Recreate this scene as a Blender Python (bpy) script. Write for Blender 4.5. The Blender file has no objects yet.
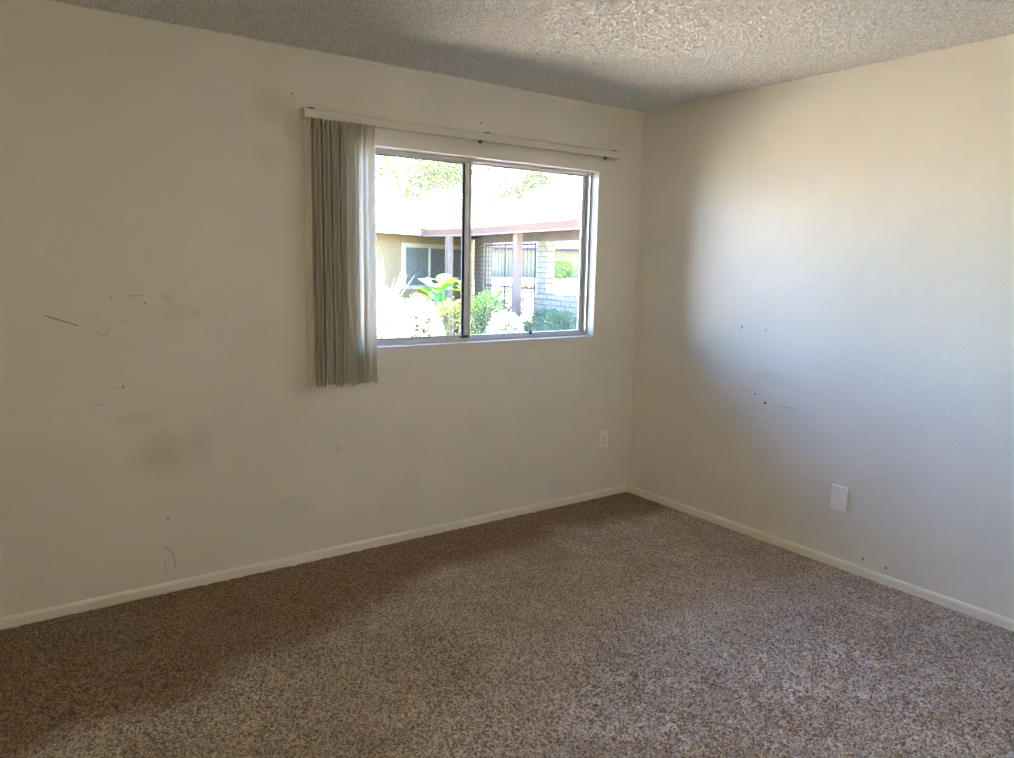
import bpy, bmesh, math, random
import numpy as np
from mathutils import Vector, Matrix, noise

S = bpy.context.scene
C = S.collection
R = math.radians

# ------------------------------------------------------------------ camera
F_PX = 745.54
yaw, pit, rol = 0.6203, -0.1531, 0.0193
cam_d = bpy.data.cameras.new('camera')
cam_d.sensor_width = 36.0
cam_d.lens = F_PX * 36.0 / 1014.0
cam_d.clip_start = 0.02
cam_d.clip_end = 400
cam = bpy.data.objects.new('camera', cam_d)
C.objects.link(cam)
fw = Vector((math.sin(yaw) * math.cos(pit), math.cos(yaw) * math.cos(pit), math.sin(pit)))
r0 = Vector((math.cos(yaw), -math.sin(yaw), 0))
u0 = r0.cross(fw)
rt = r0 * math.cos(rol) + u0 * math.sin(rol)
up = rt.cross(fw)
M = Matrix((rt, up, -fw)).transposed().to_4x4()
M.translation = Vector((-3.4848, -3.4654, 1.4859))
cam.matrix_world = M
S.camera = cam

# ------------------------------------------------------------------ light, world, exposure
world = bpy.data.worlds.new('sky')
S.world = world
world.use_nodes = True
wn = world.node_tree.nodes
wl = world.node_tree.links
bg = wn['Background']
sky = wn.new('ShaderNodeTexSky')
sky.sky_type = 'NISHITA'
sky.sun_disc = False
SUN_DIR = Vector((0.45, 0.30, 1.0)).normalized()      # towards the sun
sky.sun_elevation = math.asin(SUN_DIR.z)
sky.sun_rotation = math.atan2(SUN_DIR.x, SUN_DIR.y)
sky.air_density = 1.0
sky.dust_density = 0.3
sky.ozone_density = 3.0
tint = wn.new('ShaderNodeMix'); tint.data_type = 'RGBA'; tint.blend_type = 'MULTIPLY'; tint.inputs[0].default_value = 1
tint.inputs[7].default_value = (.85, .965, 1.24, 1)          # a clear, deep blue sky
wl.new(sky.outputs[0], tint.inputs[6]); wl.new(tint.outputs[2], bg.inputs[0])
bg.inputs[1].default_value = 1.25

sun_d = bpy.data.lights.new('sun', 'SUN')
sun_d.energy = 22.0
sun_d.color = (1.0, 0.81, 0.50)
sun_d.angle = R(0.6)
sun = bpy.data.objects.new('sun', sun_d)
C.objects.link(sun)
sun.rotation_euler = SUN_DIR.to_track_quat('Z', 'Y').to_euler()
sun.location = (6, 6, 12)

S.view_settings.view_transform = 'Standard'
S.view_settings.look = 'None'
S.view_settings.gamma = 1.0
S.view_settings.use_curve_mapping = False
S.view_settings.exposure = 2.0
S.cycles.max_bounces = 16
S.cycles.diffuse_bounces = 10
S.cycles.transparent_max_bounces = 16
S.cycles.sample_clamp_indirect = 6.0
S.cycles.use_adaptive_sampling = False
S.cycles.use_denoising = True
S.cycles.denoising_prefilter = 'NONE'
S.cycles.caustics_reflective = False
S.cycles.caustics_refractive = False

# ------------------------------------------------------------------ helpers
def tag(o, label=None, cat=None, group=None, kind=None):
    if label: o['label'] = label
    if cat: o['category'] = cat
    if group: o['group'] = group
    if kind: o['kind'] = kind
    return o

def obj(name, bm, mat, parent=None, smooth=False):
    me = bpy.data.meshes.new(name)
    bmesh.ops.recalc_face_normals(bm, faces=bm.faces)
    bm.to_mesh(me)
    bm.free()
    if smooth:
        for p in me.polygons: p.use_smooth = True
    o = bpy.data.objects.new(name, me)
    if mat: me.materials.append(mat)
    C.objects.link(o)
    if parent: o.parent = parent
    return o

def empty(name, loc=(0, 0, 0)):
    o = bpy.data.objects.new(name, None)
    o.location = loc
    o.empty_display_size = 0.1
    C.objects.link(o)
    return o

def box(bm, x0, x1, y0, y1, z0, z1, bev=0.0, seg=2):
    t = bmesh.new()
    vs = [t.verts.new((x, y, z)) for x in (x0, x1) for y in (y0, y1) for z in (z0, z1)]
    for f in ((0, 1, 3, 2), (4, 6, 7, 5), (0, 4, 5, 1), (2, 3, 7, 6), (0, 2, 6, 4), (1, 5, 7, 3)):
        t.faces.new([vs[i] for i in f])
    bmesh.ops.recalc_face_normals(t, faces=t.faces)
    if bev > 0:
        bmesh.ops.bevel(t, geom=t.edges[:], offset=bev, segments=seg, affect='EDGES', profile=0.6)
    merge(bm, t)

def merge(bm, t, mat=None):
    mp = {}
    for v in t.verts:
        mp[v] = bm.verts.new(mat @ v.co if mat else v.co)
    for f in t.faces:
        try: bm.faces.new([mp[v] for v in f.verts])
        except ValueError: pass
    t.free()

def prism(bm, pts, z0, z1):
    """vertical prism over a plan polygon; z1 may be a list of heights"""
    n = len(pts)
    z0s = z0 if isinstance(z0, (list, tuple)) else [z0] * n
    z1s = z1 if isinstance(z1, (list, tuple)) else [z1] * n
    a = [bm.verts.new((p[0], p[1], z)) for p, z in zip(pts, z0s)]
    b = [bm.verts.new((p[0], p[1], z)) for p, z in zip(pts, z1s)]
    bm.faces.new(a[::-1]); bm.faces.new(b)
    for i in range(n):
        j = (i + 1) % n
        bm.faces.new((a[i], a[j], b[j], b[i]))

def slab(bm, p, q, th, z0, z1):
    """upright slab from plan point p to q, thickness th to the left of p->q"""
    p = Vector(p); q = Vector(q)
    d = (q - p).normalized()
    n = Vector((-d.y, d.x)) * th
    prism(bm, [p, q, q + n, p + n], z0, z1)

def ngon_prism(bm, profile, x0, x1, axis='X'):
    """profile in the other two axes, extruded along axis"""
    def P(t, uv):
        return (t, uv[0], uv[1]) if axis == 'X' else (uv[0], t, uv[1])
    a = [bm.verts.new(P(x0, p)) for p in profile]
    b = [bm.verts.new(P(x1, p)) for p in profile]
    bm.faces.new(a); bm.faces.new(b[::-1])
    for i in range(len(profile)):
        j = (i + 1) % len(profile)
        bm.faces.new((a[i], b[i], b[j], a[j]))

def tube(bm, p0, p1, r0_, r1_, n=8):
    p0 = Vector(p0); p1 = Vector(p1)
    d = (p1 - p0).normalized()
    a = d.orthogonal().normalized(); b = d.cross(a)
    A = [bm.verts.new(p0 + (a * math.cos(t) + b * math.sin(t)) * r0_) for t in [2 * math.pi * i / n for i in range(n)]]
    B = [bm.verts.new(p1 + (a * math.cos(t) + b * math.sin(t)) * r1_) for t in [2 * math.pi * i / n for i in range(n)]]
    bm.faces.new(A[::-1]); bm.faces.new(B)
    for i in range(n):
        j = (i + 1) % n
        bm.faces.new((A[i], A[j], B[j], B[i]))

# ------------------------------------------------------------------ materials
class Mat:
    def __init__(s, name, col=(.8, .8, .8), rough=0.6, metal=0.0, spec=0.5):
        s.m = bpy.data.materials.new(name)
        s.m.use_nodes = True
        s.n = s.m.node_tree.nodes
        s.l = s.m.node_tree.links
        s.b = s.n['Principled BSDF']
        s.b.inputs['Base Color'].default_value = (*col, 1)
        s.b.inputs['Roughness'].default_value = rough
        s.b.inputs['Metallic'].default_value = metal
        s.b.inputs['Specular IOR Level'].default_value = spec
        s.tc = s.n.new('ShaderNodeTexCoord')
    def noise(s, scale, detail=3, rough=0.5, vec=None):
        t = s.n.new('ShaderNodeTexNoise')
        t.inputs['Scale'].default_value = scale
        t.inputs['Detail'].default_value = detail
        t.inputs['Roughness'].default_value = rough
        s.l.new(vec or s.tc.outputs['Object'], t.inputs['Vector'])
        return t.outputs['Fac']
    def math(s, op, a, b=None, clamp=False):
        t = s.n.new('ShaderNodeMath'); t.operation = op; t.use_clamp = clamp
        for i, v in enumerate((a, b)):
            if v is None: continue
            if isinstance(v, (int, float)): t.inputs[i].default_value = v
            else: s.l.new(v, t.inputs[i])
        return t.outputs[0]
    def ramp(s, v, a, b, lo=0.0, hi=1.0, smooth=True):
        t = s.n.new('ShaderNodeMapRange')
        t.interpolation_type = 'SMOOTHSTEP' if smooth else 'LINEAR'
        s.l.new(v, t.inputs['Value'])
        for k, x in zip(('From Min', 'From Max', 'To Min', 'To Max'), (a, b, lo, hi)):
            t.inputs[k].default_value = x
        return t.outputs[0]
    def mix(s, fac, a, b, mode='MIX'):
        t = s.n.new('ShaderNodeMix'); t.data_type = 'RGBA'; t.blend_type = mode
        if isinstance(fac, (int, float)): t.inputs[0].default_value = fac
        else: s.l.new(fac, t.inputs[0])
        for i, v in ((6, a), (7, b)):
            if isinstance(v, tuple): t.inputs[i].default_value = (*v, 1)
            else: s.l.new(v, t.inputs[i])
        return t.outputs[2]
    def color(s, v): s.l.new(v, s.b.inputs['Base Color'])
    def bump(s, h, strength=0.3, dist=0.002):
        t = s.n.new('ShaderNodeBump')
        t.inputs['Strength'].default_value = strength
        t.inputs['Distance'].default_value = dist
        s.l.new(h, t.inputs['Height'])
        s.l.new(t.outputs[0], s.b.inputs['Normal'])
    def mask_ellipse(s, axes, c, r, soft=1.0, warp=0.0):
        """mask of an ellipse on a wall; axes e.g. 'XZ'"""
        sep = s.n.new('ShaderNodeSeparateXYZ')
        s.l.new(s.tc.outputs['Object'], sep.inputs[0])
        u = s.math('DIVIDE', s.math('SUBTRACT', sep.outputs[axes[0]], c[0]), r[0])
        v = s.math('DIVIDE', s.math('SUBTRACT', sep.outputs[axes[1]], c[1]), r[1])
        d = s.math('SQRT', s.math('ADD', s.math('MULTIPLY', u, u), s.math('MULTIPLY', v, v)))
        if warp:
            d = s.math('ADD', d, s.math('MULTIPLY', s.math('SUBTRACT', s.noise(7, 4, 0.6), 0.5), warp))
        return s.ramp(d, 1.0, 1.0 - soft, 0, 1)
    def mask_seg(s, axes, p, q, w):
        """mask of a thin scratch from p to q"""
        sep = s.n.new('ShaderNodeSeparateXYZ')
        s.l.new(s.tc.outputs['Object'], sep.inputs[0])
        L = math.hypot(q[0] - p[0], q[1] - p[1]); dx = (q[0] - p[0]) / L; dy = (q[1] - p[1]) / L
        u = s.math('SUBTRACT', sep.outputs[axes[0]], p[0]); v = s.math('SUBTRACT', sep.outputs[axes[1]], p[1])
        al = s.math('ADD', s.math('MULTIPLY', u, dx), s.math('MULTIPLY', v, dy))
        ac = s.math('ABSOLUTE', s.math('SUBTRACT', s.math('MULTIPLY', v, dx), s.math('MULTIPLY', u, dy)))
        over = s.math('MAXIMUM', s.math('SUBTRACT', s.math('ABSOLUTE', s.math('SUBTRACT', al, L / 2)), L / 2), 0.0)
        d = s.math('ADD', ac, over)
        return s.ramp(d, w, w * 0.3, 0, 1)

PAINT = (0.805, 0.772, 0.688)

def wall_mat(name, axes, stains=(), scratches=(), bump=0.14):
    m = Mat(name, PAINT, 0.5, spec=0.35)
    col = m.mix(m.ramp(m.noise(2.2, 4, .6), .35, .7), PAINT, tuple(c * .955 for c in PAINT))
    for c, r, k, tint, soft, warp in stains:
        col = m.mix(m.math('MULTIPLY', m.mask_ellipse(axes, c, r, soft, warp), k), col, tint)
    for p, q, w, k, tint in scratches:
        col = m.mix(m.math('MULTIPLY', m.mask_seg(axes, p, q, w), k), col, tint)
    m.color(col)
    n1 = m.noise(125, 3, .55)
    n2 = m.noise(28, 2, .5)
    m.bump(m.math('ADD', m.ramp(n1, .38, .66), m.math('MULTIPLY', n2, .6)), bump, 0.0022)
    return m.m

grime = (0.36, 0.33, 0.25); dark = (0.07, 0.055, 0.045); yell = (0.56, 0.51, 0.33)
M_wall_window = wall_mat('painted_wall_north', 'XZ',
    stains=[((-2.87, .63), (.17, .17), .50, yell, .9, .9), ((-2.70, .66), (.10, .17), .20, grime, .9, .9),
            ((-2.95, .80), (.16, .05), .14, grime, .9, .8),
            ((-2.811, 1.314), (.03, .03), .30, grime, .9, .6), ((-2.79, 1.245), (.08, .06), .14, grime, .9, .7), ((-2.70, 1.245), (.04, .03), .16, grime, .9, .7),
            ((-2.33, 2.17), (.13, .11), .26, (.42, .39, .36), .95, .9), ((-2.25, 2.07), (.06, .12), .28, (.40, .37, .34), .95, .7),
            ((-2.36, 1.95), (.10, .09), .14, grime, .95, .8),
            ((-.18, 2.26), (.14, .10), .18, grime, .95, .6), ((-.30, 2.20), (.10, .05), .18, grime, .95, .6),
            ((-2.30, .28), (.18, .09), .12, grime, .9, .8), ((-2.05, .55), (.03, .03), .2, grime, .9, .5),
            ((-2.240, 2.232), (.006, .006), .9, dark, .5, 0), ((-2.236, 2.205), (.004, .004), .8, dark, .5, 0),
            ((-1.212, 2.227), (.006, .008), .9, dark, .5, 0), ((-1.205, 2.25), (.004, .004), .5, dark, .5, 0),
            ((-2.852, .337), (.007, .007), .6, dark, .5, 0), ((-3.001, .942), (.006, .010), .6, dark, .5, 0),
            ((-3.025, 1.316), (.008, .008), .5, grime, .5, 0), ((-2.898, 1.294), (.008, .006), .5, dark, .5, 0)],
    scratches=[((-3.262, 1.248), (-3.205, 1.226), .0034, .7, dark), ((-3.205, 1.226), (-3.15, 1.206), .0028, .8, dark),
               ((-2.955, 1.323), (-2.905, 1.327), .003, .35, dark), ((-2.95, 1.31), (-2.92, 1.302), .003, .25, dark),
               ((-3.09, 1.178), (-3.052, 1.158), .003, .4, dark), ((-3.05, 1.158), (-3.043, 1.195), .003, .3, dark),
               ((-2.99, 1.22), (-2.95, 1.225), .003, .22, dark), ((-3.045, .935), (-3.02, .94), .003, .3, dark), ((-3.105, .873), (-3.08, .876), .003, .35, dark),
               ((-2.871, .208), (-2.839, .171), .0032, .45, dark), ((-2.839, .171), (-2.83, .097), .0032, .45, dark),
               ((-2.875, .14), (-2.868, .07), .003, .3, dark), ((-3.12, .13), (-2.98, .14), .0025, .12, dark),
               ((-2.78, .585), (-2.745, .584), .003, .5, (.85, .80, .58)), ((-2.45, .16), (-2.38, .20), .0025, .3, (.9, .88, .8))])
M_wall_east = wall_mat('painted_wall_east', 'YZ',
    stains=[((-.836, 1.163), (.008, .014), .5, dark, .5, 0), ((-.825, 1.14), (.006, .006), .35, dark, .5, 0), ((-.993, 1.159), (.006, .010), .45, dark, .5, 0),
            ((-.952, .801), (.008, .006), .85, dark, .5, 0), ((-1.02, .761), (.012, .008), .95, dark, .5, 0), ((-1.06, .90), (.20, .07), .10, grime, .9, .5),
            ((-1.642, .079), (.007, .009), .85, dark, .5, 0), ((-1.756, .073), (.007, .009), .85, dark, .5, 0),
            ((-1.495, .066), (.005, .006), .5, dark, .5, 0), ((-1.299, .032), (.006, .006), .5, dark, .5, 0),
            ((-.501, 1.70), (.03, .10), .35, (.90, .90, .88), .8, .7), ((-.06, 1.25), (.05, .5), .10, grime, .9, .5)],
    scratches=[((-1.06, .759), (-1.222, .757), .003, .35, dark), ((-.86, .83), (-.93, .806), .0025, .3, dark)], bump=0.38)
M_wall_plain = wall_mat('painted_wall_plain', 'XZ')

def ceiling_mat():
    m = Mat('popcorn_ceiling', (.74, .715, .65), .85, spec=.2)
    c = m.mix(m.ramp(m.noise(1.3, 3), .35, .7), (.90, .89, .85), (.87, .86, .82))
    m.color(m.mix(m.ramp(m.noise(140, 3, .6), .40, .60), (.62, .61, .56), c))      # fine random grey speckle over the white
    return m.m
M_ceiling = ceiling_mat()

def carpet_mat():
    m = Mat('brown_carpet', (.3, .22, .16), .95, spec=.1)
    big = m.noise(1.1, 5, .62)
    mid = m.noise(5.5, 4, .6)
    k = m.math('ADD', m.math('MULTIPLY', big, .7), m.math('MULTIPLY', mid, .45))
    c = m.mix(m.ramp(k, .42, .72), (.48, .395, .33), (.65, .56, .49))
    # brown shade below the window sill, painted into the carpet colour
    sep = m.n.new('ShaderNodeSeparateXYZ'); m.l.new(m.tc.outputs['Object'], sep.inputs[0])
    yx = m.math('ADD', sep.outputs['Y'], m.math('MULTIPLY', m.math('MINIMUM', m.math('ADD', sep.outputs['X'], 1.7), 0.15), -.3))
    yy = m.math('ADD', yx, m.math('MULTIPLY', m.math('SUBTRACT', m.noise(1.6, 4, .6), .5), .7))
    sill_shade = m.ramp(yy, -.58, -.34, 0, 1)
    c = m.mix(m.math('MULTIPLY', sill_shade, .78), c, (.235, .125, .045))
    # yarn flecks
    fl = m.noise(120, 3, .65)
    c = m.mix(m.ramp(fl, .40, .60), m.mix(.72, c, (.10, .065, .045)), m.mix(.12, c, (.80, .72, .66)))
    m.color(c)
    return m.m
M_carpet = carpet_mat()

M_bead = Mat('painted_caulk', (.81, .785, .72), .5).m
M_trim = Mat('cream_trim_paint', (.82, .79, .70), .4).m
def _reveal():
    m = Mat('white_reveal_paint', (.84, .83, .79), .5)
    m.bump(m.noise(80, 3), .2, .001)
    return m.m
M_reveal = _reveal()
M_alu = Mat('mill_aluminium', (.70, .69, .68), .42, metal=.6).m
M_gasket = Mat('black_gasket', (.02, .018, .018), .6).m
M_steel = Mat('dark_clip_metal', (.12, .10, .08), .5, metal=.4).m
M_rail = Mat('ivory_headrail', (.68, .65, .57), .45).m
def _vane():
    m = Mat('ivory_pvc_vane', (.80, .78, .71), .45)
    m.bump(m.noise(60, 3), .1, .001)
    m.b.inputs['Transmission Weight'].default_value = 0
    return m.m
M_vane = _vane()
M_plate = Mat('white_plastic_plate', (.90, .88, .83), .35).m
M_slot = Mat('dark_slots', (.05, .045, .04), .6).m
M_screw = Mat('screw_metal', (.45, .43, .40), .4, metal=.8).m

def glass_mat():
    m = bpy.data.materials.new('window_glass')
    m.use_nodes = True
    n, l = m.node_tree.nodes, m.node_tree.links
    n.remove(n['Principled BSDF'])
    tr = n.new('ShaderNodeBsdfTransparent'); tr.inputs[0].default_value = (.95, .97, .96, 1)
    gl = n.new('ShaderNodeBsdfGlossy'); gl.inputs['Roughness'].default_value = .02
    fr = n.new('ShaderNodeFresnel'); fr.inputs[0].default_value = 1.45
    mx = n.new('ShaderNodeMixShader')
    l.new(fr.outputs[0], mx.inputs[0]); l.new(tr.outputs[0], mx.inputs[1]); l.new(gl.outputs[0], mx.inputs[2])
    l.new(mx.outputs[0], n['Material Output'].inputs[0])
    return m
M_glass = glass_mat()

# exterior materials
def simple_noise_mat(name, a, b, scale, rough=.85, bump=.3, bscale=40):
    m = Mat(name, a, rough, spec=.2)
    m.color(m.mix(m.ramp(m.noise(scale, 4, .6), .35, .68), a, b))
    m.bump(m.noise(bscale, 3), bump, .01)
    return m.m
M_ground = simple_noise_mat('pale_concrete_path', (.75, .64, .50), (.70, .59, .45), 3)
M_drive = simple_noise_mat('pale_driveway', (.66, .62, .54), (.60, .56, .48), 2)
M_stucco = simple_noise_mat('tan_stucco', (.31, .22, .105), (.28, .20, .095), 3)
M_roof = simple_noise_mat('white_gravel_roof', (.80, .78, .76), (.70, .68, .66), 6)
M_fascia = simple_noise_mat('salmon_fascia', (.155, .078, .044), (.14, .072, .040), 4, bump=.1)
M_beam = simple_noise_mat('taupe_beam', (.13, .11, .095), (.12, .10, .088), 4, bump=.02)
M_post = simple_noise_mat('rosy_post', (.19, .135, .10), (.17, .12, .09), 4, bump=.1)
M_white = Mat('cream_window_trim', (.48, .44, .30), .5).m
M_darkpane = simple_noise_mat('dark_window_pane', (.17, .17, .14), (.11, .12, .095), 9, rough=.3, bump=0)
M_iron = Mat('black_iron', (.05, .05, .055), .5, metal=.5).m
def brick_mat():
    m = Mat('slump_block', (.6, .5, .35), .9, spec=.1)
    t = m.n.new('ShaderNodeTexBrick')
    mp = m.n.new('ShaderNodeVectorMath'); mp.operation = 'ADD'
    sep = m.n.new('ShaderNodeSeparateXYZ'); m.l.new(m.tc.outputs['Object'], sep.inputs[0])
    cb = m.n.new('ShaderNodeCombineXYZ')
    m.l.new(m.math('ADD', sep.outputs['X'], sep.outputs['Y']), cb.inputs[0]); m.l.new(sep.outputs['Z'], cb.inputs[1])
    m.l.new(cb.outputs[0], t.inputs['Vector'])
    t.inputs['Scale'].default_value = 1.0
    t.inputs['Brick Width'].default_value = .36
    t.inputs['Row Height'].default_value = .105
    t.inputs['Mortar Size'].default_value = .009
    t.inputs['Color1'].default_value = (.30, .25, .16, 1)
    t.inputs['Color2'].default_value = (.25, .215, .145, 1)
    t.inputs['Mortar'].default_value = (.09,.078,.065, 1)
    m.color(m.mix(m.ramp(m.noise(9, 4), .4, .7), t.outputs['Color'], m.mix(.5, t.outputs['Color'], (.30,.27,.22))))
    m.bump(m.math('ADD', m.math('MULTIPLY', t.outputs['Fac'], -1.0), m.math('MULTIPLY', m.noise(20, 3), .5)), .8, .02)
    return m.m
M_brick = brick_mat()
def leaf_mat(name, a, b, scale=9):
    m = Mat(name, a, .5, spec=.4)
    m.color(m.mix(m.ramp(m.noise(scale, 2), .4, .6), a, b))
    m.b.inputs['Subsurface Weight'].default_value = 0
    # thin leaves let some light through
    tl = m.n.new('ShaderNodeBsdfTranslucent')
    tl.inputs[0].default_value = (a[0] * .9 + .05, a[1] * .95 + .06, a[2] * .5, 1)
    mx = m.n.new('ShaderNodeMixShader'); mx.inputs[0].default_value = .3
    m.l.new(m.b.outputs[0], mx.inputs[1]); m.l.new(tl.outputs[0], mx.inputs[2])
    m.l.new(mx.outputs[0], m.n['Material Output'].inputs[0])
    return m.m
M_leaf_dark = leaf_mat('hedge_leaf', (.055, .105, .055), (.085, .14, .08))
M_leaf_mid = leaf_mat('shrub_leaf', (.06, .13, .035), (.09, .17, .05))
M_leaf_pale = leaf_mat('silvery_leaf', (.62, .66, .46), (.52, .58, .38))
M_leaf_bright = leaf_mat('bright_leaf', (.08, .27, .035), (.12, .33, .05))
M_leaf_yellow = leaf_mat('yellow_green_leaf', (.15, .17, .035), (.24, .23, .08))
M_leaf_tree = leaf_mat('tree_leaf', (.03, .052, .016), (.08, .105, .028), 3)
M_bark = simple_noise_mat('grey_bark', (.26, .21, .17), (.18, .14, .11), 8)

# ------------------------------------------------------------------ room shell
XW, YS, H = -4.35, -4.25, 2.44      # west wall, south wall, ceiling height
T = 0.16                            # outer wall thickness
WX0, WX1, WZ0, WZ1 = -2.04, -0.352, 1.047, 2.052   # window opening

def grid_mesh(name, x0, x1, y0, y1, z, step, hfun, mat, flip=False):
    nx = int(round((x1 - x0) / step)) + 1; ny = int(round((y1 - y0) / step)) + 1
    xs = np.linspace(x0, x1, nx); ys = np.linspace(y0, y1, ny)
    h, jx, jy = hfun(ny, nx)
    X, Y = np.meshgrid(xs, ys)
    X = np.clip(X + jx, x0, x1); Y = np.clip(Y + jy, y0, y1)
    co = np.stack([X, Y, z + h], -1).reshape(-1, 3).astype(np.float32)
    i = np.arange(nx * ny).reshape(ny, nx)
    q = np.stack([i[:-1, :-1], i[:-1, 1:], i[1:, 1:], i[1:, :-1]], -1).reshape(-1, 4)
    if flip: q = q[:, ::-1]
    me = bpy.data.meshes.new(name)
    nf = len(q)
    me.vertices.add(len(co)); me.vertices.foreach_set('co', co.ravel())
    me.loops.add(nf * 4); me.loops.foreach_set('vertex_index', np.ascontiguousarray(q).ravel().astype(np.int32))
    me.polygons.add(nf)
    me.polygons.foreach_set('loop_start', (np.arange(nf) * 4).astype(np.int32))
    me.polygons.foreach_set('use_smooth', np.ones(nf, dtype=bool))
    me.update(calc_edges=True)
    me.materials.append(mat)
    o = bpy.data.objects.new(name, me)
    C.objects.link(o)
    return o

def blur(a, s):
    r = int(3 * s) + 1
    k = np.exp(-.5 * (np.arange(-r, r + 1) / s) ** 2); k /= k.sum()
    a = np.apply_along_axis(lambda v: np.convolve(v, k, 'same'), 0, a)
    return np.apply_along_axis(lambda v: np.convolve(v, k, 'same'), 1, a)

rng = np.random.default_rng(7)
def carpet_h(ny, nx):
    n = blur(rng.standard_normal((ny, nx)), .62); n /= n.std()
    n2 = blur(rng.standard_normal((ny, nx)), 1.5); n2 /= n2.std()
    h = .004 - np.clip(n * .9 + n2 * .5 - .1, 0, 2.0) ** .8 * .0085
    und = blur(rng.standard_normal((ny, nx)), 34.); und /= und.std()
    h = h + und * .0015
    jx = rng.uniform(-.0012, .0012, (ny, nx)); jy = rng.uniform(-.0012, .0012, (ny, nx))
    iy = np.minimum(np.arange(ny), ny - 1 - np.arange(ny)); ix = np.minimum(np.arange(nx), nx - 1 - np.arange(nx))
    e = np.clip(np.minimum(iy[:, None], ix[None, :]) / 9.0, .25, 1)
    return np.clip(h, -.012, .006) * e - .008, jx, jy
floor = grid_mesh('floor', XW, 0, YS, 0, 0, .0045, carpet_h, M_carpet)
tag(floor, kind='structure')

def pop_h(ny, nx):
    n = blur(rng.standard_normal((ny, nx)), .52); n /= n.std()
    h = -np.clip(n - .1, 0, 2.4) ** .8 * .0034
    return h, np.zeros((ny, nx)), np.zeros((ny, nx))
ceil = grid_mesh('ceiling', XW, 0, YS, 0, H, .0038, pop_h, M_ceiling, flip=True)
tag(ceil, kind='structure')

bm = bmesh.new(); box(bm, XW - .1, T, YS - .1, T, H + .012, H + .2)
tag(obj('ceiling_deck', bm, M_wall_plain), kind='structure')
bm = bmesh.new(); box(bm, XW - .1, T, YS - .1, T, -.3, -.02)
tag(obj('floor_slab', bm, M_ground), kind='structure')

# window wall with a hole (one mesh)
bm = bmesh.new()
xs = [XW - .1, WX0, WX1, T]; zs = [-.02, WZ0, WZ1, H + .012]
gv = {}
for yi, y in enumerate((0, T)):
    for i, x in enumerate(xs):
        for j, z in enumerate(zs):
            gv[yi, i, j] = bm.verts.new((x, y, z))
for yi in (0, 1):
    for i in range(3):
        for j in range(3):
            if (i, j) == (1, 1): continue
            bm.faces.new((gv[yi, i, j], gv[yi, i + 1, j], gv[yi, i + 1, j + 1], gv[yi, i, j + 1]))
for (a, b) in (((1, 1), (2, 1)), ((2, 1), (2, 2)), ((2, 2), (1, 2)), ((1, 2), (1, 1))):
    bm.faces.new((gv[0, a[0], a[1]], gv[0, b[0], b[1]], gv[1, b[0], b[1]], gv[1, a[0], a[1]]))
per = [(0, 0), (1, 0), (2, 0), (3, 0), (3, 1), (3, 2), (3, 3), (2, 3), (1, 3), (0, 3), (0, 2), (0, 1)]
for k in range(len(per)):
    a, b = per[k], per[(k + 1) % len(per)]
    bm.faces.new((gv[0, a[0], a[1]], gv[0, b[0], b[1]], gv[1, b[0], b[1]], gv[1, a[0], a[1]]))
wall_n = tag(obj('wall_north', bm, M_wall_window), kind='structure')
bm = bmesh.new(); box(bm, 0, T, YS - .1, 0, -.02, H + .012)
tag(obj('wall_east', bm, M_wall_east), kind='structure')
bm = bmesh.new(); box(bm, XW - .1, XW, YS - .1, 0, -.02, H + .012)
tag(obj('wall_west', bm, M_wall_plain), kind='structure')
bm = bmesh.new(); box(bm, XW, 0, YS - .1, YS, -.02, H + .012)
tag(obj('wall_south', bm, M_wall_plain), kind='structure')

# baseboards: small rounded profile, partly sunk in the carpet
BH, BT = .039, .013
def prof(sgn):
    return [(0, -.015), (sgn * BT, -.015), (sgn * BT, BH - .012), (sgn * (BT - .002), BH - .006), (sgn * (BT - .006), BH - .001), (sgn * (BT - .010), BH), (0, BH)]
bm = bmesh.new(); ngon_prism(bm, prof(-1), XW, 0, 'X')
tag(obj('baseboard_north', bm, M_trim), kind='structure')
bm = bmesh.new(); ngon_prism(bm, prof(-1), YS, -BT, 'Y')
tag(obj('baseboard_east', bm, M_trim), kind='structure')
bm = bmesh.new(); ngon_prism(bm, [(XW + p[0], p[1]) for p in prof(1)], YS, -BT, 'Y')
tag(obj('baseboard_west', bm, M_trim), kind='structure')
bm = bmesh.new(); ngon_prism(bm, [(YS + p[0], p[1]) for p in prof(1)], XW + BT, -BT, 'X')
tag(obj('baseboard_south', bm, M_trim), kind='structure')

# bead of old caulk where the window wall meets the ceiling
bm = bmesh.new()
N = 120
prev = None
for i in range(N + 1):
    x = -2.42 + 2.42 * i / N
    d = .017 + .004 * noise.noise(Vector((x * 3, 0, 0))) + .0015 * noise.noise(Vector((x * 19, 3, 0)))
    ring = [bm.verts.new((x, -.0003, H - .004)), bm.verts.new((x, -.005, H - .006)), bm.verts.new((x, -.006, H - .008 - d * .5)), bm.verts.new((x, -.0003, H - .008 - d))]
    if prev:
        for k in range(3): bm.faces.new((prev[k], prev[k + 1], ring[k + 1], ring[k]))
    prev = ring
tag(obj('trim_1', bm, M_bead, smooth=True), kind='structure')

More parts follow.
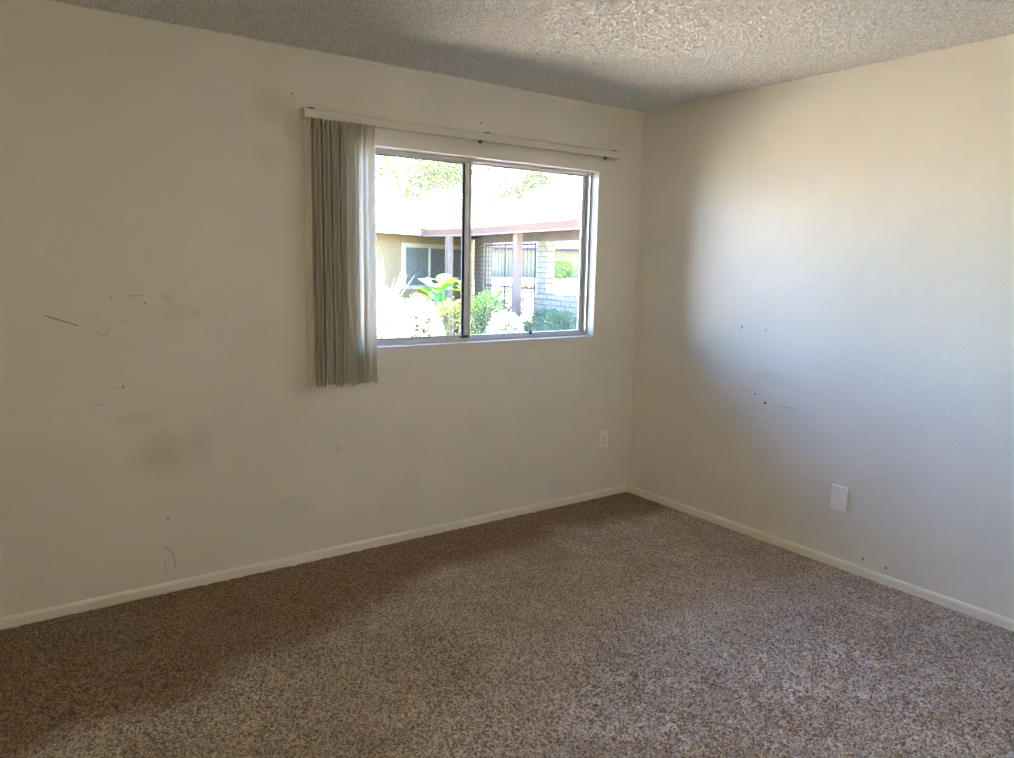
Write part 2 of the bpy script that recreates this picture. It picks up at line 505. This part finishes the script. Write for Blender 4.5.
# ------------------------------------------------------------------ window (structure with parts)
win = empty('window_1', (0, 0, 0)); tag(win, kind='structure')
def frame_rect(bm, x0, x1, z0, z1, w, y0, y1, bev=.0015, wz=None):
    wz = wz or w
    box(bm, x0, x0 + w, y0, y1, z0, z1, bev, 1); box(bm, x1 - w, x1, y0, y1, z0, z1, bev, 1)
    box(bm, x0 + w, x1 - w, y0, y1, z0, z0 + wz, bev, 1); box(bm, x0 + w, x1 - w, y0, y1, z1 - wz, z1, bev, 1)
FY = .064
bm = bmesh.new()
frame_rect(bm, WX0 + .001, WX1 - .001, WZ0 + .001, WZ1 - .001, .013, FY, FY + .06, wz=.020)
box(bm, WX0 + .02, WX1 - .02, FY + .028, FY + .032, WZ0 + .02, WZ0 + .032)    # track ribs
box(bm, WX0 + .02, WX1 - .02, FY + .004, FY + .008, WZ0 + .02, WZ0 + .028)
obj('window_frame', bm, M_alu, win)
# sliding sash (left, room side) and fixed sash (right, outer side)
bm = bmesh.new()
box(bm, WX0 + .02, WX0 + .042, FY + .006, FY + .026, WZ0 + .026, WZ1 - .022, .0015, 1)
box(bm, -1.264, -1.235, FY + .004, FY + .028, WZ0 + .026, WZ1 - .022, .002, 1)
box(bm, -1.235, -1.225, FY - .002, FY + .012, WZ0 + .026, WZ1 - .022, .002, 1)
box(bm, WX0 + .042, -1.264, FY + .006, FY + .026, WZ0 + .026, WZ0 + .036, .0015, 1)
box(bm, WX0 + .042, -1.264, FY + .006, FY + .026, WZ1 - .032, WZ1 - .022, .0015, 1)
sl = obj('sliding_sash', bm, M_alu, win)
bm = bmesh.new(); box(bm, WX0 + .042, -1.276, FY + .014, FY + .018, WZ0 + .036, WZ1 - .032)
obj('window_pane', bm, M_glass, sl)
bm = bmesh.new()
frame_rect(bm, WX0 + .042, -1.264, WZ0 + .034, WZ1 - .030, .0125, FY + .009, FY + .023, .001, .006)
obj('gasket', bm, M_gasket, sl)
bm = bmesh.new()
box(bm, WX1 - .030, WX1 - .014, FY + .034, FY + .056, WZ0 + .026, WZ1 - .022, .0015, 1)
box(bm, -1.236, -1.214, FY + .034, FY + .056, WZ0 + .026, WZ1 - .022, .0015, 1)
box(bm, -1.214, WX1 - .030, FY + .034, FY + .056, WZ0 + .026, WZ0 + .036, .0015, 1)
box(bm, -1.214, WX1 - .030, FY + .034, FY + .056, WZ1 - .030, WZ1 - .022, .0015, 1)
fx = obj('fixed_sash', bm, M_alu, win)
bm = bmesh.new(); box(bm, -1.214, WX1 - .030, FY + .043, FY + .047, WZ0 + .036, WZ1 - .030)
obj('window_pane', bm, M_glass, fx)
bm = bmesh.new()
box(bm, WX1 - .032, WX1 - .030, FY + .036, FY + .052, WZ0 + .036, WZ1 - .030)
obj('gasket', bm, M_gasket, fx)
# latch low on the meeting stile, small stop in the track
bm = bmesh.new()
box(bm, -1.29, -1.235, FY - .006, FY + .006, WZ0 + .026, WZ0 + .040, .002, 2)
box(bm, -1.262, -1.264, FY - .014, FY - .004, WZ0 + .030, WZ0 + .038, .002, 2)
obj('latch', bm, M_steel, win)
bm = bmesh.new(); box(bm, -.79, -.775, FY + .012, FY + .028, WZ0 + .02, WZ0 + .046, .002, 2)
obj('track_stop', bm, M_gasket, win)
# painted sill strip and corner bead in the reveal
bm = bmesh.new()
box(bm, WX0 + .001, WX1 - .001, -.004, FY, WZ0, WZ0 + .006, .002, 2)
obj('window_sill', bm, M_reveal, win)
bm = bmesh.new()
box(bm, WX1 - .005, WX1 - .0002, -.003, FY, WZ0 + .006, WZ1 - .0002, .0015, 1)
box(bm, WX0 + .0002, WX0 + .005, -.003, FY, WZ0 + .006, WZ1 - .0002, .0015, 1)
box(bm, WX0 + .005, WX1 - .005, -.003, FY, WZ1 - .005, WZ1 - .0002, .0015, 1)
obj('reveal_lining', bm, M_reveal, win)

# ------------------------------------------------------------------ vertical blind
blind = empty('vertical_blind', (-1.23, -.04, 2.146))
tag(blind, 'ivory vertical blind drawn to the left side of the window under a long headrail', 'blind')
def rel(bm):
    bmesh.ops.translate(bm, verts=bm.verts, vec=(1.23, .04, -2.146))
    return bm
bm = bmesh.new()
# open-bottomed channel
HX0, HX1 = -2.205, -.250
ngon_prism(bm, [(-.018, 2.130), (-.018, 2.166), (-.021, 2.169), (-.057, 2.167), (-.061, 2.163), (-.061, 2.127), (-.058, 2.127), (-.057, 2.131), (-.048, 2.131), (-.048, 2.140), (-.031, 2.140), (-.031, 2.130)], HX0, HX1, 'X')
obj('headrail', rel(bm), M_rail, blind)
for x in (HX0 - .003, HX1):
    bm = bmesh.new(); box(bm, x, x + .003, -.0625, -.0165, 2.124, 2.170, .001, 1)
    obj('end_cap', rel(bm), M_rail, blind)
for x in (-2.172, -1.205, -.285):
    bm = bmesh.new()
    box(bm, x - .016, x + .016, -.052, 0, 2.1695, 2.1725, .0008, 1)
    box(bm, x - .016, x + .016, -.0035, 0, 2.150, 2.1695, .0008, 1)
    box(bm, x - .012, x + .012, -.064, -.050, 2.1685, 2.1715, .0008, 1)
    obj('mounting_bracket', rel(bm), M_steel, blind)
for x in (-1.245, -.352):
    bm = bmesh.new()
    box(bm, x - .008, x + .008, -.055, -.036, 2.116, 2.131, .002, 2)
    tube(bm, (x, -.046, 2.116), (x, -.046, 2.110), .004, .003, 8)
    obj('rail_carrier', rel(bm), M_steel, blind)
def vane(x, ang, z0, wob, tilt):
    """slightly cupped slat hanging from (x, -.050); ang turns it about z, 0 = square to the wall"""
    bm = bmesh.new()
    W = .089; n = 8; m = 14
    rows = []
    zt = 2.126
    for side in (0, 1):
        for j in range(m + 1):
            v = j / m
            z = zt + (z0 - zt) * v
            a = ang + wob * v * v
            row = []
            for i in range(n + 1):
                u = i / n - .5
                p = Vector((.011 * (1 - 4 * u * u) + side * .0009, u * W, 0))
                p = Matrix.Rotation(a, 3, 'Z') @ p
                zz = z + (tilt * u * .03 if j == m else 0)
                row.append(bm.verts.new((x + p.x + .004 * math.sin(v * 3.0) * tilt, -.0525 + p.y, zz)))
            rows.append(row)
    for s in (0, 1):
        for j in range(m):
            for i in range(n):
                a, b = rows[s * (m + 1) + j], rows[s * (m + 1) + j + 1]
                bm.faces.new((a[i], a[i + 1], b[i + 1], b[i]))
    A, B = rows[:m + 1], rows[m + 1:]
    for j in range(m):
        bm.faces.new((A[j][0], A[j + 1][0], B[j + 1][0], B[j][0])); bm.faces.new((A[j][n], A[j + 1][n], B[j + 1][n], B[j][n]))
    for i in range(n):
        bm.faces.new((A[0][i], A[0][i + 1], B[0][i + 1], B[0][i])); bm.faces.new((A[m][i], A[m][i + 1], B[m][i + 1], B[m][i]))
    o = obj('vane', rel(bm), M_vane, blind, smooth=False)
    bm = bmesh.new()
    box(bm, x - .003, x + .003, -.0505, -.0445, 2.112, 2.134, .001, 1)
    obj('hanger_clip', rel(bm), M_rail, o)
rnd = random.Random(4)
NV = 14
for i in range(NV):
    t = i / (NV - 1)
    x = -2.196 + .272 * t
    vane(x, R((3 if x < -2.02 else 12) + rnd.uniform(-8, 8)), .884 + rnd.uniform(-.005, .005), R(rnd.uniform(-7, 7)), rnd.uniform(-.8, .8))
vane(-1.892, R(24), .889, R(2), .2)

# ------------------------------------------------------------------ wall plates
def plate_mesh(w, h, th=.0075):
    bm = bmesh.new(); box(bm, -w / 2, w / 2, -th, 0, -h / 2, h / 2, .0025, 3)
    return bm
def outlet(loc, label):
    t = empty('wall_outlet', loc); tag(t, label, 'outlet')
    obj('cover_plate', plate_mesh(.072, .117), M_plate, t)
    for s in (1, -1):
        bm = bmesh.new()
        pts = []
        for k in range(24):
            a = 2 * math.pi * k / 24
            pts.append((max(-.0165, min(.0165, .0185 * math.cos(a))), s * .0205 + max(-.0135, min(.0135, .0165 * math.sin(a)))))
        a_ = [bm.verts.new((p[0], -.0100, p[1])) for p in pts]; b_ = [bm.verts.new((p[0], -.005, p[1])) for p in pts]
        bm.faces.new(a_)
        for k in range(24): bm.faces.new((a_[k], a_[(k + 1) % 24], b_[(k + 1) % 24], b_[k]))
        r = obj('receptacle', bm, M_plate, t)
        bm = bmesh.new()
        box(bm, -.0085, -.0062, -.0106, -.0095, s * .0205 - .002, s * .0205 + .0075)
        box(bm, .0062, .0082, -.0106, -.0095, s * .0205 - .001, s * .0205 + .0065)
        tube(bm, (0, -.0106, s * .0205 - .0075), (0, -.0095, s * .0205 - .0075), .0028, .0028, 10)
        obj('slots', bm, M_slot, r)
    bm = bmesh.new(); tube(bm, (0, -.0090, 0), (0, -.007, 0), .003, .0034, 12)
    obj('screw', bm, M_screw, t)
    return t
outlet((-.234, 0, .377), 'cream duplex electrical outlet low on the window wall near the room corner')
outlet((-3.509, 0, .340), 'cream outlet cover at the far left edge, low on the window wall')
bp = empty('blank_cover_plate', (0, -1.492, .352)); tag(bp, 'white blank cover plate with two screws low on the right-hand wall', 'wall plate')
bp.rotation_euler = (0, 0, R(-90))
obj('cover_plate', plate_mesh(.080, .122, .010), M_plate, bp)
for s in (1, -1):
    bm = bmesh.new(); tube(bm, (0, -.0108, s * .042), (0, -.009, s * .042), .0028, .0034, 12)
    obj('screw', bm, M_screw, bp)

# ------------------------------------------------------------------ added fill globe, unseen behind the camera, brightens the room
def fill_glass():
    m = Mat('opal_fill_glass', (.9, .88, .82), .4)
    m.b.inputs['Emission Color'].default_value = (1.0, .86, .56, 1)
    m.b.inputs['Emission Strength'].default_value = FILL_STRENGTH
    return m.m
FILL_STRENGTH = 5.9
fill_lamp = empty('fill_pendant', (-2.9, -3.72, H)); tag(fill_lamp, 'added fill globe of opal glass on a short cord, unseen behind the viewer', 'fill_lamp')
def lathe(bm, prof_, n=40):
    rings = []
    for r_, z in prof_:
        rings.append([bm.verts.new((r_ * math.cos(2 * math.pi * k / n), r_ * math.sin(2 * math.pi * k / n), z)) for k in range(n)])
    for a_, b_ in zip(rings, rings[1:]):
        for k in range(n): bm.faces.new((a_[k], a_[(k + 1) % n], b_[(k + 1) % n], b_[k]))
    bm.faces.new(rings[0]); bm.faces.new(rings[-1][::-1])
bm = bmesh.new(); lathe(bm, [(.055, -.006), (.055, -.02), (.02, -.035), (.004, -.04), (.004, -.32), (.03, -.325), (.045, -.35)], 24); obj('fill_cord', bm, M_trim, fill_lamp, smooth=True)
bm = bmesh.new(); lathe(bm, [(.16 * math.sin(t_), -.49 + .16 * math.cos(t_)) for t_ in [.3 + (math.pi - .32) * k / 16 for k in range(17)]]); obj('fill_globe', bm, fill_glass(), fill_lamp, smooth=True)

# ------------------------------------------------------------------ outside: ground
bm = bmesh.new(); box(bm, -40, 60, T + .001, 90, -.45, -.25)
tag(obj('ground', bm, M_ground), kind='structure')
GZ = -.25
bm = bmesh.new(); ngon_prism(bm, [(15, -.26), (25, .72), (45, .72), (45, -.26)], 9.5, 50, 'X')
tag(obj('raised_lawn', bm, M_drive), kind='structure')
# dark soil bed added round the court, cuts bounce onto the neighbour building
M_bounce_cut_soil = simple_noise_mat('bounce_cut_soil', (.075, .055, .035), (.05, .038, .026), 5, bscale=30)
bm = bmesh.new(); prism(bm, [(1.0, 5.2), (2.2, 4.0), (9.3, 3.0), (9.3, 14.8), (-6, 14.8), (-6, 9.2), (.6, 8.6)], GZ - .01, GZ + .015)
tag(obj('bounce_cut_bed', bm, M_bounce_cut_soil), kind='structure')
# overhang added above the window, out of view, blocks direct sun
bm = bmesh.new(); box(bm, -8, 3.2, T, T + .80, 2.46, 2.60)
tag(obj('sun_block_eave', bm, M_beam), kind='structure')

# ------------------------------------------------------------------ neighbouring building across the court
nb = empty('neighbour_building', (5.3, 10.7, GZ))
tag(nb, 'low tan courtyard building with white roof and salmon fascia seen through the window', 'building')
def nrel(bm):
    bmesh.ops.translate(bm, verts=bm.verts, vec=(-5.3, -10.7, -GZ))
    return bm
# walls
bm = bmesh.new()
slab(bm, (0.5, 10.56), (7.6, 13.69), .2, GZ, 2.12)
obj('wall', nrel(bm), M_stucco, nb)
bm = bmesh.new()
slab(bm, (6.12, 10.98), (7.55, 13.6), -.2, GZ, 2.12)
obj('wall', nrel(bm), M_brick, nb)
# fascia: white gutter run, then salmon boards
def fascia(p, q, m, z0=2.10, z1=2.25, th=.05):
    bm = bmesh.new(); slab(bm, p, q, th, z0, z1); return obj('fascia', nrel(bm), m, nb)
fascia((-1.0, 9.35), (5.08, 12.02), M_reveal)
fascia((5.08, 12.02), (5.5, 10.7), M_fascia)
fascia((5.5, 10.7), (4.80, 6.18), M_fascia)
fascia((4.80, 6.18), (4.35, 3.3), M_fascia)
bm = bmesh.new(); slab(bm, (5.47, 10.7), (4.77, 6.18), .03, 2.075, 2.115)
slab(bm, (5.05, 12.0), (5.47, 10.7), .03, 2.075, 2.115); slab(bm, (4.77, 6.18), (4.32, 3.3), .03, 2.075, 2.115)
obj('trim_board', nrel(bm), M_post, nb)
bm = bmesh.new(); slab(bm, (-1.0, 9.28), (5.05, 11.95), .07, 2.235, 2.262)
slab(bm, (5.03, 12.02), (5.09, 11.9), .06, 2.08, 2.26)
obj('gutter', nrel(bm), M_steel, nb)
# soffit and roof
bm = bmesh.new()
prism(bm, [(-1.0, 9.4), (5.1, 12.05), (5.52, 10.72), (4.82, 6.2), (4.4, 3.35), (6.1, 3.3), (6.4, 10.4), (8.2, 14.4), (-1.0, 11.3)], 2.115, 2.14)
obj('soffit', nrel(bm), M_beam, nb)
bm = bmesh.new()
e = [(-1.0, 9.33, 2.268), (5.08, 12.02, 2.268), (5.5, 10.7, 2.268), (4.80, 6.18, 2.268), (4.35, 3.3, 2.268)]
rdg = [(-3.0, 15.0, 3.35), (5.5, 17.0, 3.35), (9.5, 13.0, 3.0), (9.0, 7.0, 2.95), (8.6, 3.3, 2.95)]
ev = [bm.verts.new(p) for p in e]; rv = [bm.verts.new(p) for p in rdg]
ev2 = [bm.verts.new((p[0], p[1], p[2] - .012)) for p in e]; rv2 = [bm.verts.new((p[0], p[1], p[2] - .1)) for p in rdg]
for i in range(4):
    bm.faces.new((ev[i], ev[i + 1], rv[i + 1], rv[i])); bm.faces.new((ev2[i], rv2[i], rv2[i + 1], ev2[i + 1]))
    bm.faces.new((ev[i], ev2[i], ev2[i + 1], ev[i + 1])); bm.faces.new((rv[i], rv[i + 1], rv2[i + 1], rv2[i]))
bm.faces.new((ev[0], rv[0], rv2[0], ev2[0])); bm.faces.new((ev[4], ev2[4], rv2[4], rv[4]))
obj('roof', nrel(bm), M_roof, nb)
# porch beam
bm = bmesh.new(); slab(bm, (6.12, 11.0), (5.55, 5.4), .14, 1.95, 2.13)
obj('beam', nrel(bm), M_beam, nb)
# posts
for px_, py_, w in ((5.37, 11.28, .07), (5.31, 8.57, .072)):
    bm = bmesh.new(); box(bm, px_ - w, px_ + w, py_ - w, py_ + w, GZ, 2.115, .01, 1)
    obj('porch_post', nrel(bm), M_post, nb)
# window on the left wall: a local frame along the wall
wd = Vector((7.1, 3.13)).normalized(); wnrm = Vector((wd.y, -wd.x))
def on_wall(s, off): # s metres from (4.9,12.5)
    p = Vector((4.86, 12.48)) + wd * s + wnrm * off
    return p
def wbox(bm, s0, s1, o0, o1, z0, z1):
    prism(bm, [on_wall(s0, o0), on_wall(s1, o0), on_wall(s1, o1), on_wall(s0, o1)], z0, z1)
bm = bmesh.new()
for s0, s1, z0, z1 in ((-.10, 0, .85, 1.93), (2.45, 2.55, .85, 1.93), (0, 2.45, 1.83, 1.93), (0, 2.45, .85, .93), (.92, .98, .93, 1.83), (1.62, 1.68, .93, 1.83)):
    wbox(bm, s0, s1, 0, .05, z0, z1)
nw = obj('window', nrel(bm), M_white, nb)
for s0, s1 in ((0, .92), (.98, 1.62), (1.68, 2.45)):
    bm = bmesh.new(); wbox(bm, s0, s1, .005, .02, .93, 1.83); obj('pane', nrel(bm), M_darkpane, nw)
# pilaster and low planter wall of slump block
def along(t):   # along the beam line from (6.1,10.95) to (5.73,7.25)
    return Vector((6.1, 10.95)) + (Vector((5.73, 7.25)) - Vector((6.1, 10.95))) * t
bm = bmesh.new()
a_, b_ = along(.62), along(.705)
slab(bm, a_, b_, .22, GZ, 1.95); obj('pilaster', nrel(bm), M_brick, nb)
bm = bmesh.new(); a_, b_ = along(.60), along(1.9)
slab(bm, a_ + Vector((-.03, 0)), b_ + Vector((-.03, 0)), .25, GZ, .90); obj('planter_wall', nrel(bm), M_brick, nb)
# iron gate between the wall stub and the pilaster
g0, g1 = along(.02), along(.60)
bm = bmesh.new()
gd = (g1 - g0); L = gd.length; gd.normalize()
for k in range(15):
    p = g0 + gd * (L * k / 14)
    r_ = .022 if k in (0, 14, 6) else .0085
    tube(bm, (p.x, p.y, GZ + .05), (p.x, p.y, 1.93), r_, r_, 6)
for z in (.10, .98, 1.88):
    slab(bm, g0, g1, .025, z, z + .03)
obj('gate', nrel(bm), M_iron, nb)

# ------------------------------------------------------------------ distant building, drive and hedges behind the passage
fb = empty('distant_house', (26, 33, .7)); tag(fb, 'pale yellow house with mauve roof far beyond the passage at right', 'building')
def frel(bm):
    bmesh.ops.translate(bm, verts=bm.verts, vec=(-26, -33, -.7)); return bm
M_yellow = simple_noise_mat('pale_yellow_stucco', (.16, .14, .085), (.14, .125, .08), 1)
M_mauve = simple_noise_mat('mauve_shingle', (.04, .032, .042), (.034, .028, .035), 2)
bm = bmesh.new(); slab(bm, (12, 36), (38, 26), .5, .70, 2.42); obj('wall', frel(bm), M_yellow, fb)
bm = bmesh.new()
vs = [bm.verts.new(v) for v in ((11.5, 35.2, 2.42), (38, 25, 2.42), (39, 29, 3.5), (12.5, 40, 3.5), (11.5, 35.2, 2.3), (38, 25, 2.3), (39, 29, 2.3), (12.5, 40, 2.3))]
for f in ((0, 1, 2, 3), (4, 7, 6, 5), (0, 4, 5, 1), (1, 5, 6, 2), (2, 6, 7, 3), (3, 7, 4, 0)): bm.faces.new([vs[i] for i in f])
obj('roof', frel(bm), M_mauve, fb)
wdir = (Vector((38, 26)) - Vector((12, 36))).normalized()
for s in (3.5, 6.2, 9, 12, 15, 18):
    bm = bmesh.new(); p = Vector((12, 36)) + wdir * s - Vector((-wdir.y, wdir.x)) * .04
    slab(bm, p, p + wdir * 1.2, .06, 1.1, 2.1); f_ = obj('window', frel(bm), M_darkpane, fb)

# ------------------------------------------------------------------ plants
def leaf(bm, p, d, n, L, W):
    d = d.normalized(); s = d.cross(n)
    if s.length < 1e-4: s = d.orthogonal()
    s.normalize(); n = s.cross(d)
    a = bm.verts.new(p); t = bm.verts.new(p + d * L + n * (-.15 * L))
    l = bm.verts.new(p + d * L * .45 + s * W * .5 + n * .08 * L); r_ = bm.verts.new(p + d * L * .45 - s * W * .5 + n * .08 * L)
    m = bm.verts.new(p + d * L * .5)
    bm.faces.new((a, l, m)); bm.faces.new((a, m, r_)); bm.faces.new((l, t, m)); bm.faces.new((m, t, r_))

def obj_raw(name, bm, mat, parent=None):
    me = bpy.data.meshes.new(name); bm.to_mesh(me); bm.free(); me.materials.append(mat)
    o = bpy.data.objects.new(name, me); C.objects.link(o); o.parent = parent
    return o

def shrub(name, label, cat, x, y, rx, ry, h, mat, seed, n=900, L=.07, W=.035, z0=GZ, group=None):
    rd = random.Random(seed)
    root = empty(name, (x, y, z0)); tag(root, label, cat, group)
    bm = bmesh.new()
    cz = h * .55; rz = h * .47
    for i in range(n):
        v = Vector((rd.gauss(0, 1), rd.gauss(0, 1), rd.gauss(0, 1))).normalized()
        k = rd.uniform(.72, 1.0) * (1 + .14 * noise.noise(v * 2.2 + Vector((seed, 0, 0))))
        p = Vector((v.x * rx * k, v.y * ry * k, cz + v.z * rz * k))
        d = (v + Vector((rd.uniform(-.8, .8), rd.uniform(-.8, .8), rd.uniform(-.3, .9)))).normalized()
        nn = Vector((rd.uniform(-1, 1), rd.uniform(-1, 1), rd.uniform(0, 1.2)))
        leaf(bm, p, d, nn, L * rd.uniform(.6, 1.3), W * rd.uniform(.7, 1.3))
    obj_raw('foliage', bm, mat, root)
    bm = bmesh.new()
    for i in range(7):
        a = i * 2 * math.pi / 7
        mid = Vector((math.cos(a) * rx * .35, math.sin(a) * ry * .35, h * .35))
        tube(bm, (math.cos(a) * .03, math.sin(a) * .03, -.02), mid, .014, .010, 5)
        tube(bm, mid, (math.cos(a) * rx * .65, math.sin(a) * ry * .65, h * .68), .010, .004, 5)
    obj_raw('stem', bm, M_bark, root)
    return root

def spiky(name, label, x, y, h, r, mat, seed, n=34, w=.05):
    rd = random.Random(seed)
    root = empty(name, (x, y, GZ)); tag(root, label, 'plant')
    bm = bmesh.new()
    for i in range(n):
        a = rd.uniform(0, 2 * math.pi); e = rd.uniform(.95, 1.5)
        Lb = h * rd.uniform(.75, 1.0) / max(.75, math.sin(e))
        Lb = min(Lb, h * 1.05)
        base = Vector((math.cos(a) * .05, math.sin(a) * .05, rd.uniform(0, h * .25)))
        d = Vector((math.cos(a) * math.cos(e), math.sin(a) * math.cos(e), math.sin(e)))
        s = Vector((-math.sin(a), math.cos(a), 0))
        prev = None
        for k in range(7):
            t = k / 6
            c = base + d * Lb * t + Vector((0, 0, -.18 * h * t * t * math.cos(e)))
            ww = w * (1 - t) ** .6 * (.6 + t) + .002
            nrm = d.cross(s) * (ww * .3)
            row = (bm.verts.new(c - s * ww + nrm), bm.verts.new(c), bm.verts.new(c + s * ww + nrm))
            if prev:
                bm.faces.new((prev[0], prev[1], row[1], row[0])); bm.faces.new((prev[1], prev[2], row[2], row[1]))
            prev = row
    obj_raw('leaves', bm, mat, root)
    bm = bmesh.new(); tube(bm, (0, 0, -.02), (0, 0, h * .3), .07, .05, 10)
    obj_raw('stem', bm, M_bark, root)
    return root

def broadleaf(name, label, x, y, h, mat, seed, n=9, LL=.42, WW=.22):
    rd = random.Random(seed)
    root = empty(name, (x, y, GZ)); tag(root, label, 'plant')
    bm = bmesh.new(); st = bmesh.new()
    for i in range(n):
        a = i * 2.4 + rd.uniform(-.3, .3); rr = rd.uniform(.05, .30); hh = h * rd.uniform(.55, .92)
        tip = Vector((math.cos(a) * rr, math.sin(a) * rr, hh))
        tube(st, (math.cos(a) * .03, math.sin(a) * .03, 0), tip, .012, .007, 5)
        d = Vector((math.cos(a) * .8, math.sin(a) * .8, rd.uniform(.1, .9))).normalized()
        s = Vector((-math.sin(a), math.cos(a), 0)); prev = None
        for k in range(8):
            t = k / 7
            c = tip + d * LL * t + Vector((0, 0, -.22 * LL * t * t))
            ww = WW * .5 * math.sin(math.pi * min(1, t * .93 + .05)) ** .75
            up_ = s.cross(d) * -.25 * ww
            row = (bm.verts.new(c - s * ww + up_), bm.verts.new(c), bm.verts.new(c + s * ww + up_))
            if prev:
                bm.faces.new((prev[0], prev[1], row[1], row[0])); bm.faces.new((prev[1], prev[2], row[2], row[1]))
            prev = row
    obj_raw('leaves', bm, mat, root); obj_raw('stem', st, mat, root)
    return root

# sunlit mass at the left of the window
shrub('silvery_shrub', 'large sunlit pale shrub filling the lower left pane', 'shrub', 1.22, 6.7, .60, .55, 1.40, M_leaf_pale, 1, 2600, .09, .045)
shrub('silvery_shrub', 'sunlit pale rounded shrub between the largest pale shrub and the green plants', 'shrub', 2.22, 6.9, .30, .40, 1.15, M_leaf_pale, 2, 1500, .08, .04)
spiky('spiky_plant', 'pale spiky plant rising behind the sunlit shrubs in front of the neighbour window', 2.75, 9.7, 1.66, .4, M_leaf_pale, 3, 40, .05)
spiky('spiky_plant', 'pale spiky plant at the left edge of the view, beside the hanging blind', 1.45, 8.6, 1.66, .4, M_leaf_pale, 5, 36, .05)
broadleaf('broadleaf_plant', 'bright green broad-leaved plant left of the window mullion', 3.5, 8.5, 1.55, M_leaf_bright, 7, 18, .38, .28)
shrub('green_shrub', 'yellow-green shrub below the bright broad-leaved plant', 'shrub', 3.20, 7.6, .34, .32, 1.12, M_leaf_yellow, 8, 1100, .06, .03)
broadleaf('broadleaf_plant', 'dark broad-leaved plant just right of the window mullion', 4.70, 9.4, 1.52, M_leaf_dark, 9, 8, .36, .24)
shrub('green_hedge', 'green hedge just right of the mullion, left of the porch post', 'hedge', 4.22, 8.05, .42, .42, 1.22, M_leaf_mid, 10, 2000, .055, .03)
shrub('green_hedge', 'small shaded hedge close to the foot of the iron gate', 'hedge', 5.22, 9.2, .36, .30, 1.05, M_leaf_dark, 11, 1300, .055, .03)
shrub('round_bush', 'round clipped bush with a sunlit white top in front of the porch post', 'bush', 4.02, 7.10, .36, .34, .90, M_leaf_pale, 12, 2000, .04, .025)
shrub('green_hedge', 'low green hedge by the right edge of the window, nearest the viewer', 'hedge', 4.50, 6.10, .46, .46, .98, M_leaf_dark, 13, 2200, .05, .028)
shrub('green_hedge', 'low green hedge at the foot of the block pilaster', 'hedge', 5.12, 7.35, .36, .55, .93, M_leaf_dark, 14, 2000, .05, .028)
shrub('flowering_shrub', 'sunlit yellow shrub seen low through the iron gate', 'shrub', 8.16, 12.9, .40, .40, 1.15, M_leaf_yellow, 15, 1200, .07, .04)
shrub('flowering_shrub', 'sunlit yellow shrub between the porch post and the pilaster', 'shrub', 7.80, 11.5, .50, .50, 1.30, M_leaf_yellow, 16, 1800, .06, .035)
shrub('flowering_shrub', 'small yellow shrub showing over the block planter wall', 'shrub', 6.62, 8.3, .36, .6, 1.25, M_leaf_yellow, 17, 1500, .05, .03)
shrub('far_hedge', 'distant green hedge in front of the pale yellow house', 'hedge', 21.6, 27.0, .75, .6, .95, M_leaf_mid, 18, 1600, .12, .08, z0=.72)
shrub('far_hedge', 'distant rounded green bush at the right edge of the window view', 'hedge', 23.4, 27.0, .5, .5, .95, M_leaf_mid, 19, 1200, .12, .08, z0=.72)

# tree behind the roof
def tree(x, y, h, rad, seed, label, zc, nl):
    rd = random.Random(seed)
    root = empty('courtyard_tree', (x, y, GZ)); tag(root, label, 'tree')
    st = bmesh.new(); lf = bmesh.new()
    def grow(p, d, L, r_, lvl):
        q = p + d * L
        tube(st, p, q, r_, r_ * .7, 7)
        if lvl >= 2:
            for i in range(nl):
                t = rd.uniform(0, 1); c = p + (q - p) * t + Vector((rd.gauss(0, .35), rd.gauss(0, .35), rd.gauss(0, .3)))
                leaf(lf, c, Vector((rd.uniform(-1, 1), rd.uniform(-1, 1), rd.uniform(-.9, .4))), Vector((rd.uniform(-1, 1), rd.uniform(-1, 1), 1)), rd.uniform(.09, .17), rd.uniform(.05, .09))
        if lvl < 4:
            for i in range(3):
                nd = (d + Vector((rd.uniform(-.9, .9), rd.uniform(-.9, .9), rd.uniform(-.45, .5)))).normalized()
                grow(q, nd, L * rd.uniform(.66, .85), r_ * .62, lvl + 1)
    grow(Vector((0, 0, 0)), Vector((0, 0, 1)), zc, .09, 0)
    # extra main limbs
    for k in range(4):
        a = k * math.pi / 2 + .4
        grow(Vector((0, 0, zc * .85)), Vector((math.cos(a), math.sin(a), .55)).normalized(), rad * .5, .045, 1)
    obj_raw('branches', st, M_bark, root); obj_raw('foliage', lf, M_leaf_tree, root)
tree(7.9, 20.5, 7, 3.0, 21, 'leafy tree above the white roof in the left pane', 3.5, 60)
tree(16.9, 28.0, 7, 3.6, 22, 'leafy tree above the white roof, left part of the right pane', 4.5, 90)
